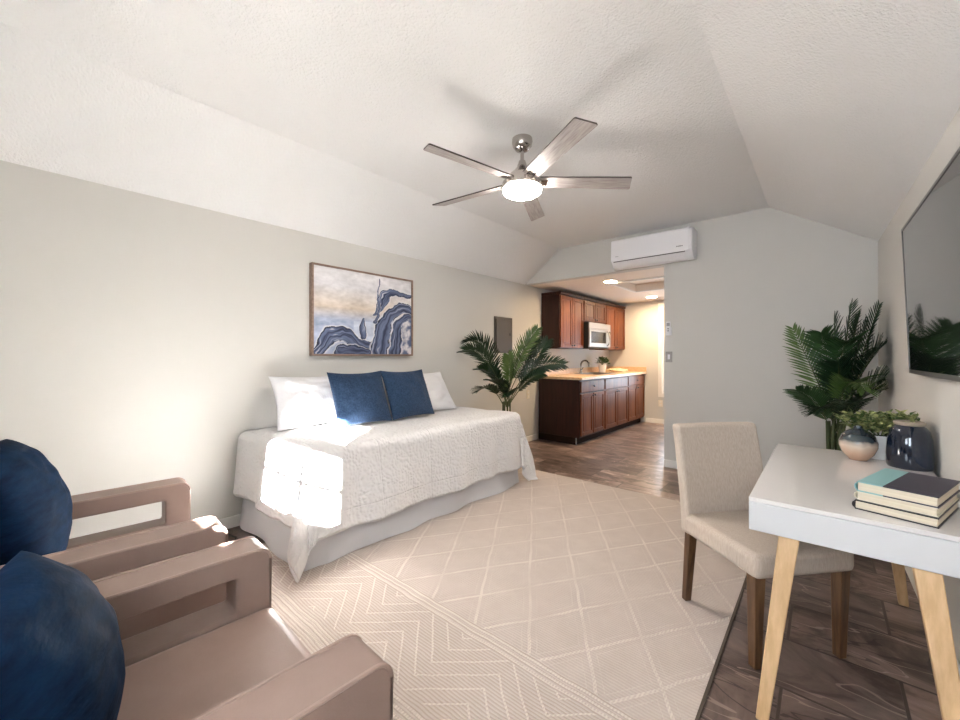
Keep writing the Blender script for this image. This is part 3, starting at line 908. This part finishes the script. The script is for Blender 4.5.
for i, (y0, y1, zb, lb) in enumerate(ups):
    t = thing('wall_cabinet', 'cherry wall cabinet, ' + lb, 'cabinet', ((XL + UF) / 2, (y0 + y1) / 2, zb), 0, 'kitchen wall cabinets')
    ox, oy, oz = t.location
    lo = lambda p: local(t, p)
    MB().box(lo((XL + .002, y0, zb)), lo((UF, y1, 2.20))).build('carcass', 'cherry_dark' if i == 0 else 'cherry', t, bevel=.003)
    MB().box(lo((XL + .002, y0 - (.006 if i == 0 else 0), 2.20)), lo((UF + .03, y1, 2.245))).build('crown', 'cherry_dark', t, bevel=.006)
    fx = UF - ox + .001; ym = (y0 + y1) / 2; g = .006
    kz = zb + .05 - oz
    raised_door('door', fx, y0 + .015 - oy, ym - g - oy, zb + .015 - oz, 2.185 - oz, t, knob=(ym - g - .03 - oy, kz))
    raised_door('door', fx, ym + g - oy, y1 - .015 - oy, zb + .015 - oz, 2.185 - oz, t, knob=(ym + g + .03 - oy, kz))
# worktop
wt = thing('worktop', 'tan laminate kitchen worktop with upstand along wall and end', 'worktop', (-2.97, 6.53, .928))
lo = lambda p: local(wt, p)
SY0, SY1, SX0, SX1 = 6.18, 6.84, -3.19, -2.79
wb = MB()
x0, x1, y0, y1 = XL + .002, CF + .045, 5.185, YK - .002
for a, c in (((x0, y0), (x1, SY0)), ((x0, SY1), (x1, y1)), ((x0, SY0), (SX0, SY1)), ((SX1, SY0), (x1, SY1))):
    wb.box(lo((a[0], a[1], .928)), lo((c[0], c[1], .966)))
wb.build('slab', 'counter', wt, bevel=.003)
MB().box(lo((x0, y0, .966)), lo((x0 + .02, y1 - .02, 1.06))).box(lo((x0, y1 - .02, .966)), lo((x1, y1, 1.06))).build('upstand', 'counter', wt, bevel=.003)
sk = thing('kitchen_sink', 'steel kitchen sink set into the tan worktop', 'sink', (-2.99, 6.51, .966))
lo = lambda p: local(sk, p)
rm_ = MB(); 
for a, c in (((SX0 - .02, SY0 - .02), (SX1 + .02, SY0 + .01)), ((SX0 - .02, SY1 - .01), (SX1 + .02, SY1 + .02)), ((SX0 - .02, SY0 + .01), (SX0 + .01, SY1 - .01)), ((SX1 - .01, SY0 + .01), (SX1 + .02, SY1 - .01))):
    rm_.box(lo((a[0], a[1], .9665)), lo((c[0], c[1], .972)))
rm_.build('rim', 'steel', sk, bevel=.002)
bs = MB(); zb = .80
for a, c in (((SX0 + .004, SY0 + .004, zb), (SX0 + .01, SY1 - .004, .9665)), ((SX1 - .01, SY0 + .004, zb), (SX1 - .004, SY1 - .004, .9665)), ((SX0 + .01, SY0 + .004, zb), (SX1 - .01, SY0 + .01, .9665)), ((SX0 + .01, SY1 - .01, zb), (SX1 - .01, SY1 - .004, .9665)), ((SX0 + .004, SY0 + .004, zb - .006), (SX1 - .004, SY1 - .004, zb))):
    bs.box(lo(a), lo(c))
bs.build('basin', 'steel', sk)
fa = thing('kitchen_faucet', 'curved chrome faucet rising behind the kitchen sink', 'faucet', (-3.235, 6.45, .966))
MB().lathe([(.03, .001), (.03, .012), (.02, .03), (.016, .06)], 20).build('base', 'nickel', fa)
pts = [(0, 0, .05)] + [(0, 0, .15)] + [(.075 - .075 * math.cos(R(a)), 0, .15 + .075 * math.sin(R(a))) for a in range(15, 181, 15)] + [(.15, 0, .12)]
MB().tube(pts, .014, 10).build('spout', 'faucet', fa, ang=60)
MB().tube([(0, .012, .05), (0, .05, .075), (.0, .085, .10)], [.011, .009, .007], 8).build('lever', 'nickel', fa)
# microwave
mw = thing('microwave', 'stainless over-the-counter microwave hung between the wall cabinets', 'microwave', (XL + .01, 6.525, 1.395))
MB().box((.0, -.425, .02), (.385, .425, .435)).build('body', 'black_plastic', mw, bevel=.004)
MB().box((.386, -.425, .335), (.405, .425, .432)).build('vent_panel', 'steel', mw, bevel=.003)
dd = MB(); 
for a, c in (((-.425, .03), (-.36, .33)), ((.235, .03), (.30, .33)), ((-.36, .03), (.235, .095)), ((-.36, .285), (.235, .33))):
    dd.box((.386, a[0], a[1]), (.410, c[0], c[1]))
door_ = dd.build('door', 'steel', mw, bevel=.003)
MB().box((.386, -.36, .095), (.402, .235, .285)).build('window', 'black_glass', door_)
MB().tube([(.41, .265, .05), (.445, .265, .085), (.455, .265, .18), (.445, .265, .275), (.41, .265, .31)], .013, 10).build('handle', 'steel', door_, ang=60)
cp = MB().box((.386, .305, .03), (.405, .425, .33)).build('control_panel', 'steel', mw, bevel=.003)
MB().box((.405, .32, .26), (.407, .41, .305)).build('display', 'black_glass', cp)
MB().box((.405, .32, .06), (.407, .41, .24)).build('keypad', 'grey_plastic', cp)
MB().prism([(.36, .0), (.05, .0), (.0, .02), (.385, .02)], 'y', -.40, .40).build('underside_vent', 'black_plastic', mw)

def leaf_cluster(mb, c, rad, n_, l, w, flat=.7, clampx=None, mi=0, seed=1):
    g = random.Random(seed)
    for k in range(n_):
        a = g.uniform(0, 2 * PI); el = g.uniform(-.15, 1.3); r = rad * g.uniform(.35, 1)
        p = Vector((c[0] + r * math.cos(a) * math.cos(el), c[1] + r * math.sin(a) * math.cos(el), c[2] + r * math.sin(el) * flat))
        d = Vector((math.cos(a + g.uniform(-.8, .8)), math.sin(a + g.uniform(-.8, .8)), g.uniform(-.1, 1.1))).normalized()
        sd = d.cross(Vector((g.uniform(-.4, .4), g.uniform(-.4, .4), 1))).normalized()
        up = sd.cross(d)
        ll = l * g.uniform(.7, 1.2); ww = w * g.uniform(.8, 1.2)
        vs = [p, p + d * ll * .45 + sd * ww * .5 + up * .1 * ll, p + d * ll - up * .08 * ll, p + d * ll * .45 - sd * ww * .5 + up * .1 * ll, p + d * ll * .5]
        if clampx: vs = [Vector((min(v.x, clampx), v.y, v.z)) for v in vs]
        mb.add(vs, [(0, 1, 4), (1, 2, 4), (2, 3, 4), (3, 0, 4)], mi)
    return mb
kp = thing('potted_herb', 'small leafy plant in a white pot on the kitchen worktop beside the faucet', 'plant', (-3.12, 7.08, .967))
MB().lathe([(0, 0), (.055, 0), (.075, .14), (.067, .14), (.060, .12), (0, .12)], 24).build('pot', 'ceramic_white', kp)
MB().lathe([(0, .118), (.062, .122), (0, .13)], 16).build('soil', 'soil', kp)
leaf_cluster(MB(), (0, 0, .17), .10, 130, .07, .035, 1.1, seed=4).build('foliage', 'leaf_kitchen', kp, smooth=False)
st = MB()
for k in range(9):
    a = k * .7; st.tube([(0, 0, .125), (.04 * math.cos(a), .04 * math.sin(a), .2)], .003, 5)
st.build('stem', 'stem', kp)
tl = MB(); 
def towel(u, v): return (-2.98 + .26 * (u - .5) , 7.42 + .42 * (v - .5), 1.008 + .012 * math.sin(u * 5) + .01 * math.sin(v * 9))
tl.grid(14, 20, towel)
o = tl.build('dish_towel', 'towel', ang=180); s = o.modifiers.new('thick', 'SOLIDIFY'); s.thickness = .022; s.offset = -.4
tag(o, 'cream dish towel folded on the worktop near the end wall', 'towel')
# recessed lights
for (x, y, lb) in ((-2.264, 5.40, 'lit recessed ceiling light nearer the opening, above the kitchen cabinets'), (-2.305, 7.30, 'lit recessed ceiling light near the kitchen end wall')):
    t = thing('recessed_light', lb, 'ceiling light', (x, y, KZ), 0, 'recessed kitchen lights')
    MB().lathe([(.105, -.001), (.105, -.006), (.082, -.010), (.078, -.004)], 28).build('trim_ring', 'smooth_white', t)
    MB().lathe([(0, -.0045), (.078, -.0045), (.078, -.0035), (0, -.0035)], 28).build('diffuser', 'can_glow', t)

# ------------------------------------------------------------------ palms
def bez(p0, p1, p2, t):
    a, b_, c = Vector(p0), Vector(p1), Vector(p2)
    return a * (1 - t) ** 2 + b_ * (2 * t * (1 - t)) + c * t * t
def frond(parent, p0, p1, p2, ln, m='leaf', n_=26, w=.018, roll=0, start=.3, lim=None, seed=0, vee=.30, droop=.12):
    g = random.Random(seed)
    f = MB()
    pts = [bez(p0, p1, p2, k / 20) for k in range(21)]
    f.tube(pts, [.0065 * (1 - .75 * k / 20) for k in range(21)], 6, mi=1)
    for k in range(n_):
        t = start + (1 - start) * (k + .5) / n_
        p = bez(p0, p1, p2, t); q = bez(p0, p1, p2, min(1, t + .02)); tn = (q - bez(p0, p1, p2, t - .02)).normalized()
        side = tn.cross(Vector((0, 0, 1)))
        if side.length < .2: side = tn.cross(Vector((1, -1, 0)))
        side.normalize()
        side = Matrix.Rotation(roll, 3, tn) @ side
        nrm_ = side.cross(tn)
        s_ = (t - start) / (1 - start)
        l = ln * (math.sin(PI * (.12 + .80 * s_)) ** .7) * g.uniform(.9, 1.08)
        fwd = .85 + .9 * s_ ** 2
        for sg in (-1, 1):
            d = (side * sg + tn * fwd + nrm_ * vee + Vector((g.uniform(-.08, .08), g.uniform(-.08, .08), g.uniform(-.08, .08)))).normalized()
            wd = d.cross(nrm_).normalized()
            vs = []
            for i, (u, ww) in enumerate(((0, .35), (.3, 1), (.65, .8), (1, .05))):
                c = p + d * (l * u) + Vector((0, 0, -droop * l * u * u)) 
                vs += [c + wd * (w * ww * .5), c - wd * (w * ww * .5)]
            mid = [(vs[2 * i] + vs[2 * i + 1]) / 2 - nrm_ * (w * .14) for i in range(4)]
            allv = []
            for i in range(4): allv += [vs[2 * i], mid[i], vs[2 * i + 1]]
            if lim:
                allv = [Vector((max(lim[0], min(lim[1], v.x)), min(lim[2], v.y), max(v.z, lim[3]))) for v in allv]
            f.add(allv, [(3 * i + a, 3 * i + a + 1, 3 * i + a + 4, 3 * i + a + 3) for i in range(3) for a in (0, 1)])
    off = parent.location
    f.v = [(v[0] - off[0], v[1] - off[1], v[2] - off[2]) for v in f.v]
    return f.build('frond', [m, 'stem'], parent, ang=30)
def palm(label, base_, potr, poth, m):
    t = thing('potted_palm', label, 'plant', base_)
    MB().lathe([(0, 0), (potr * .8, 0), (potr, poth), (potr * .93, poth), (potr * .88, poth - .03), (0, poth - .03)], 32).build('pot', m, t)
    MB().lathe([(0, poth - .031), (potr * .89, poth - .028), (0, poth - .02)], 24).build('soil', 'soil', t)
    return t
pa = palm('tall potted palm in the corner between the bed and the kitchen cabinets', (-3.00, 3.98, 0), .15, .34, 'planter')
L1 = (XL + .006, 9, 9, .30)
st = MB()
for k in range(7):
    a = k * 2 * PI / 7
    st.tube([(.05 * math.cos(a), .05 * math.sin(a), .32), (.045 * math.cos(a + .3), .045 * math.sin(a + .3), .70)], .010, 7)
st.build('stem', 'stem', pa)
C1 = Vector((-3.00, 3.97, .64))
fr1 = [((-3.00, 3.64, 1.38), (-3.14, 3.36, 1.34), .22, 'leaf', .6), ((-3.05, 3.75, 1.52), (-3.20, 3.50, 1.45), .25, 'leaf', .4),
       ((-2.85, 3.92, 1.22), (-2.64, 4.12, 1.60), .22, 'leaf_bright', 1.0), ((-2.76, 4.00, 1.24), (-2.37, 4.28, 1.17), .21, 'leaf', 1.1),
       ((-2.75, 4.20, 1.20), (-2.62, 4.32, 1.46), .21, 'leaf', .9), ((-3.00, 3.70, .98), (-3.05, 3.50, .86), .18, 'leaf', .2),
       ((-2.85, 3.90, 1.05), (-2.78, 3.72, 1.28), .20, 'leaf_bright', .8), ((-2.80, 3.84, .95), (-2.72, 3.60, .82), .17, 'leaf', .2),
       ((-2.85, 4.15, 1.25), (-2.84, 4.40, 1.50), .22, 'leaf', .6), ((-3.02, 3.86, 1.12), (-3.12, 3.60, 1.12), .20, 'leaf', .5),
       ((-2.72, 3.98, 1.02), (-2.52, 4.05, 1.06), .19, 'leaf', .9), ((-2.9, 3.9, .95), (-2.98, 3.62, .98), .18, 'leaf', .1)]
for i, (p1_, p2_, ln, mm, rl) in enumerate(fr1):
    frond(pa, C1 + Vector((.03 * math.cos(i * 2), .03 * math.sin(i * 2), 0)), p1_, p2_, ln, mm, roll=rl, lim=L1, seed=i, w=.020, start=.30, n_=27)
pb = palm('bushy potted palm in the corner behind the white desk', (.07, 4.45, 0), .15, .34, 'planter')
L2 = (-9, XR - .006, YB - .006, .30)
C2 = Vector((.07, 4.45, .55))
st = MB()
for k in range(9):
    a = k * 2 * PI / 9
    st.tube([(.05 * math.cos(a), .05 * math.sin(a), .32), (.055 * math.cos(a + .3), .055 * math.sin(a + .3), .72)], .010, 7)
st.build('stem', 'stem', pb)
fr2 = [((-.02, 4.36, 1.02), (-.20, 4.22, 1.50), .19, 'leaf_bright', 1.0), ((.0, 4.30, .90), (-.17, 4.05, 1.00), .19, 'leaf_mid', .4),
       ((.12, 4.52, 1.25), (.17, 4.48, 1.70), .18, 'leaf', 1.2), ((.20, 4.34, 1.25), (.31, 4.18, 1.65), .15, 'leaf', 1.4),
       ((.08, 4.32, 1.40), (.14, 4.05, 1.38), .24, 'leaf_mid', .2), ((.12, 4.30, 1.25), (.22, 4.00, 1.02), .22, 'leaf_bright', .0),
       ((.02, 4.34, 1.30), (-.02, 4.10, 1.45), .22, 'leaf_mid', .4), ((.20, 4.35, 1.18), (.31, 4.10, 1.33), .22, 'leaf', .6),
       ((.20, 4.30, 1.0), (.31, 4.06, 1.02), .20, 'leaf', .4), ((.15, 4.40, 1.30), (.20, 4.25, 1.56), .22, 'leaf_mid', 1.0),
       ((.02, 4.36, .95), (-.06, 4.12, .82), .18, 'leaf', .2), ((.10, 4.38, 1.10), (.08, 4.15, 1.22), .24, 'leaf', .5),
       ((.06, 4.42, 1.30), (.06, 4.40, 1.58), .22, 'leaf', .9), ((.14, 4.28, .95), (.16, 4.0, .92), .2, 'leaf', .1),
       ((.22, 4.30, 1.20), (.30, 4.02, 1.36), .20, 'leaf', 1.2), ((.22, 4.26, 1.05), (.32, 3.98, 1.12), .19, 'leaf', 1.1), ((.16, 4.36, 1.22), (.24, 4.16, 1.50), .20, 'leaf', 1.2)]
for i, (p1_, p2_, ln, mm, rl) in enumerate(fr2):
    frond(pb, C2 + Vector((.04 * math.cos(i * 2), .04 * math.sin(i * 2), 0)), p1_, p2_, ln, mm, roll=rl, lim=L2, seed=50 + i, w=.017, start=.30, n_=27)

# ------------------------------------------------------------------ desk
DX0, DX1, DY0, DY1 = -.212, .370, 1.765, 2.955
dk = thing('desk', 'white desk with splayed oak legs against the right wall', 'desk', ((DX0 + DX1) / 2, (DY0 + DY1) / 2, 0))
lo = lambda p: local(dk, p)
MB().box(lo((DX0, DY0, .735)), lo((DX1, DY1, .75))).build('desk_top', 'desk', dk, bevel=.002)
MB().box(lo((DX0, DY0, .630)), lo((DX1, DY1, .7335))).build('drawer_box', 'desk_side', dk, bevel=.003)
for (tx, ty, bx, by) in ((-.095, DY0 + .055, -.165, DY0 - .06), (.235, DY0 + .055, .305, DY0 - .06), (-.095, DY1 - .1, -.165, DY1 + .0), (.235, DY1 - .1, .305, DY1 + .0)):
    MB().taper(lo((tx, ty, .63)), .030, lo((bx, by, 0)), .0185).build('leg', 'oak', dk, bevel=.004)

# books: spine to the window side, tail towards the camera
def book(label, w, l, t, loc, rz, cover, band=None):
    o = thing('book', label, 'book', loc, rz, 'books stacked on the desk')
    c = MB(); cm = [cover] if not band else [cover, band]
    th = .0035
    bi = 1 if band else 0
    bw_ = .34 * w if band else 0
    for z in (0, t - th):
        if band:
            c.box((0, 0, z), (bw_, l, z + th), bi); c.box((bw_, 0, z), (w, l, z + th), 0)
        else:
            c.box((0, 0, z), (w, l, z + th), 0)
    sp_ = [(0 + .003, 0), (-.006, t * .25), (-.008, t * .5), (-.006, t * .75), (.003, t), (.003, t - th), (-.002, t * .75), (-.004, t * .5), (-.002, t * .25), (.003, th)]
    c.prism(sp_, 'y', 0, l, bi)
    c.build('cover', cm, o, ang=50)
    MB().box((.001, .004, th), (w - .004, l - .004, t - th)).build('page_block', 'pages', o)
    return o
bz0 = .7505
book('thick black-edged book, bottom of the stack on the desk', .190, .300, .031, (.078, 1.862, bz0), R(-17), 'black_cover')
book('thin cream book, middle of the stack on the desk', .185, .297, .028, (.083, 1.868, bz0 + .0315), R(-17), 'cream_cover')
book('dark plum book with aqua spine band, top of the stack on the desk', .185, .300, .034, (.084, 1.866, bz0 + .060), R(-17.5), 'navy_cover', 'aqua_cover')

vs_ = tag(MB().lathe([(0, 0), (.036, 0), (.039, .006), (.060, .032), (.0725, .066), (.0735, .090), (.064, .120), (.044, .142), (.024, .152), (.017, .157), (.017, .168), (.014, .168), (.013, .152), (0, .145)], 48)
          .build('bud_vase', 'vase', ang=70, loc=(.128, 2.757, .7505)), 'round two-tone bud vase with dark top and peach base on the desk', 'vase')
jr = thing('ceramic_jar', 'dark navy glazed jar standing on the desk near the wall', 'jar', (.300, 2.72, .7505))
MB().lathe([(0, 0), (.074, 0), (.078, .01), (.079, .06), (.075, .13), (.066, .172), (.055, .190), (.049, .194), (.049, .20)], 48).build('body', 'jar', jr, ang=60)
MB().lathe([(.048, .196), (.053, .201), (.054, .211), (.049, .215), (.044, .209), (.043, .19), (.04, .05), (0, .05)], 40).build('rim', 'jar_rim', jr, ang=60)
dp = thing('potted_plant', 'small leafy plant in a white pot on the desk behind the vase and jar', 'plant', (.215, 2.875, .7505))
MB().lathe([(0, 0), (.058, 0), (.075, .12), (.067, .12), (.062, .105), (0, .105)], 28).build('pot', 'ceramic_white', dp)
MB().lathe([(0, .103), (.063, .108), (0, .115)], 16).build('soil', 'soil', dp)
fo = MB()
for k in range(7):
    a = k * .9; leaf_cluster(fo, (.08 * math.cos(a) - .01, .045 * math.sin(a), .165), .07, 60, .045, .024, .9, clampx=.125, seed=k + 11)
leaf_cluster(fo, (.10, -.07, .19), .055, 70, .045, .022, .8, clampx=.125, seed=77)
for k in range(6):
    a = k * 1.05 + .3; leaf_cluster(fo, (.075 * math.cos(a), .045 * math.sin(a), .135), .055, 45, .045, .024, .8, clampx=.125, seed=k + 31)
fo.build('foliage', 'leaf_small', dp, smooth=False)
st = MB()
for k in range(10):
    a = k * .63; st.tube([(.01 * math.cos(a), .01 * math.sin(a), .105), (.06 * math.cos(a), .045 * math.sin(a), .16)], .0025, 5)
st.build('stem', 'stem', dp)

# ------------------------------------------------------------------ dining chair at the desk
dc = thing('side_chair', 'oatmeal upholstered chair with dark walnut legs pulled up to the desk', 'chair', (-.235, 2.25, 0), R(-131))
MB().box((-.235, -.225, .372), (.235, .245, .475)).build('seat', 'linen', dc, bevel=.028, seg=4)
bk = MB()
def backf(front):
    def f(u, v):
        x = (u - .5) * .47 * (1 - .02 * v); z = .375 + .535 * v
        y = -.215 - .085 * v ** 1.4 + .018 * (2 * u - 1) ** 2
        return (x, y + (.030 if front else -.030), z)
    return f
nu, nv = 13, 13
bk.grid(nu, nv, backf(True)); bk.grid(nu, nv, backf(False))
ofs_ = nu * nv; rim = [i for i in range(nu)] + [j * nu + nu - 1 for j in range(1, nv)] + [(nv - 1) * nu + i for i in range(nu - 2, -1, -1)] + [j * nu for j in range(nv - 2, 0, -1)]
bk.f += [(rim[k], rim[(k + 1) % len(rim)], ofs_ + rim[(k + 1) % len(rim)], ofs_ + rim[k]) for k in range(len(rim))]; bk.m += [0] * len(rim)
bk.build('backrest', 'linen', dc, bevel=.016, seg=4)
for s in (-1, 1):
    MB().taper((s * .20, -.19, .40), .021, (s * .195, -.235, .012 if s > 0 else .012), .016).build('leg', 'walnut', dc, bevel=.003)
    MB().taper((s * .20, .205, .385), .024, (s * .20, .20, .0), .017).build('leg', 'walnut', dc, bevel=.003)

# cord on the floor beside the bed
tag(MB().tube([(-3.28, .95, .006), (-3.1, .99, .006), (-2.98, .93, .006), (-2.95, 1.04, .006), (-3.02, 1.10, .006), (-3.15, 1.2, .006)], .006, 6).build('power_cord', 'black_plastic', ang=60),
    'black power cord on the dark floor between the wall and the end of the bed', 'cord')

# ------------------------------------------------------------------ light and camera
w = bpy.data.worlds.new('sky'); S.world = w; w.use_nodes = True
bg = w.node_tree.nodes['Background']
bg.inputs[0].default_value = (.78, .88, 1.0, 1); bg.inputs[1].default_value = 8
sun = bpy.data.lights.new('sun', 'SUN'); sun.energy = 130; sun.angle = R(.6); sun.color = (1, .97, .93)
so = bpy.data.objects.new('sun', sun); C.objects.link(so)
el = R(20); dv = Vector((-.64 * math.cos(el), .77 * math.cos(el), -math.sin(el)))
so.rotation_euler = dv.to_track_quat('-Z', 'Y').to_euler(); so.location = (3, -5, 4)
for (x0, x1, z0, z1, y, rx) in ((WX0, WX1, WZ0, WZ1, YF - .11, 90), (GX0, GX1, 1.0, GZ1, YF - .11, 90), (-2.30, -1.45, .58, 2.2, YK + .12, -90)):
    al = bpy.data.lights.new('daylight_portal', 'AREA'); al.shape = 'RECTANGLE'; al.size = x1 - x0; al.size_y = z1 - z0
    al.cycles.is_portal = True
    ao = bpy.data.objects.new('daylight_portal', al); C.objects.link(ao)
    ao.location = ((x0 + x1) / 2, y, (z0 + z1) / 2); ao.rotation_euler = (R(rx), 0, 0)

cam = bpy.data.cameras.new('camera'); co_ = bpy.data.objects.new('camera', cam); C.objects.link(co_)
co_.location = (0, 0, 1.27); co_.rotation_euler = (R(90), 0, R(40.84))
cam.sensor_width = 36; cam.lens = 36 * 398.6 / 960; cam.shift_y = -(360 - 356) / 960
cam.clip_start = .02
S.camera = co_
S.view_settings.view_transform = 'Standard'; S.view_settings.look = 'None'; S.view_settings.gamma = 1
S.view_settings.use_curve_mapping = False
S.view_settings.exposure = 1.24
S.cycles.sample_clamp_indirect = 0
S.cycles.max_bounces = 10; S.cycles.diffuse_bounces = 7
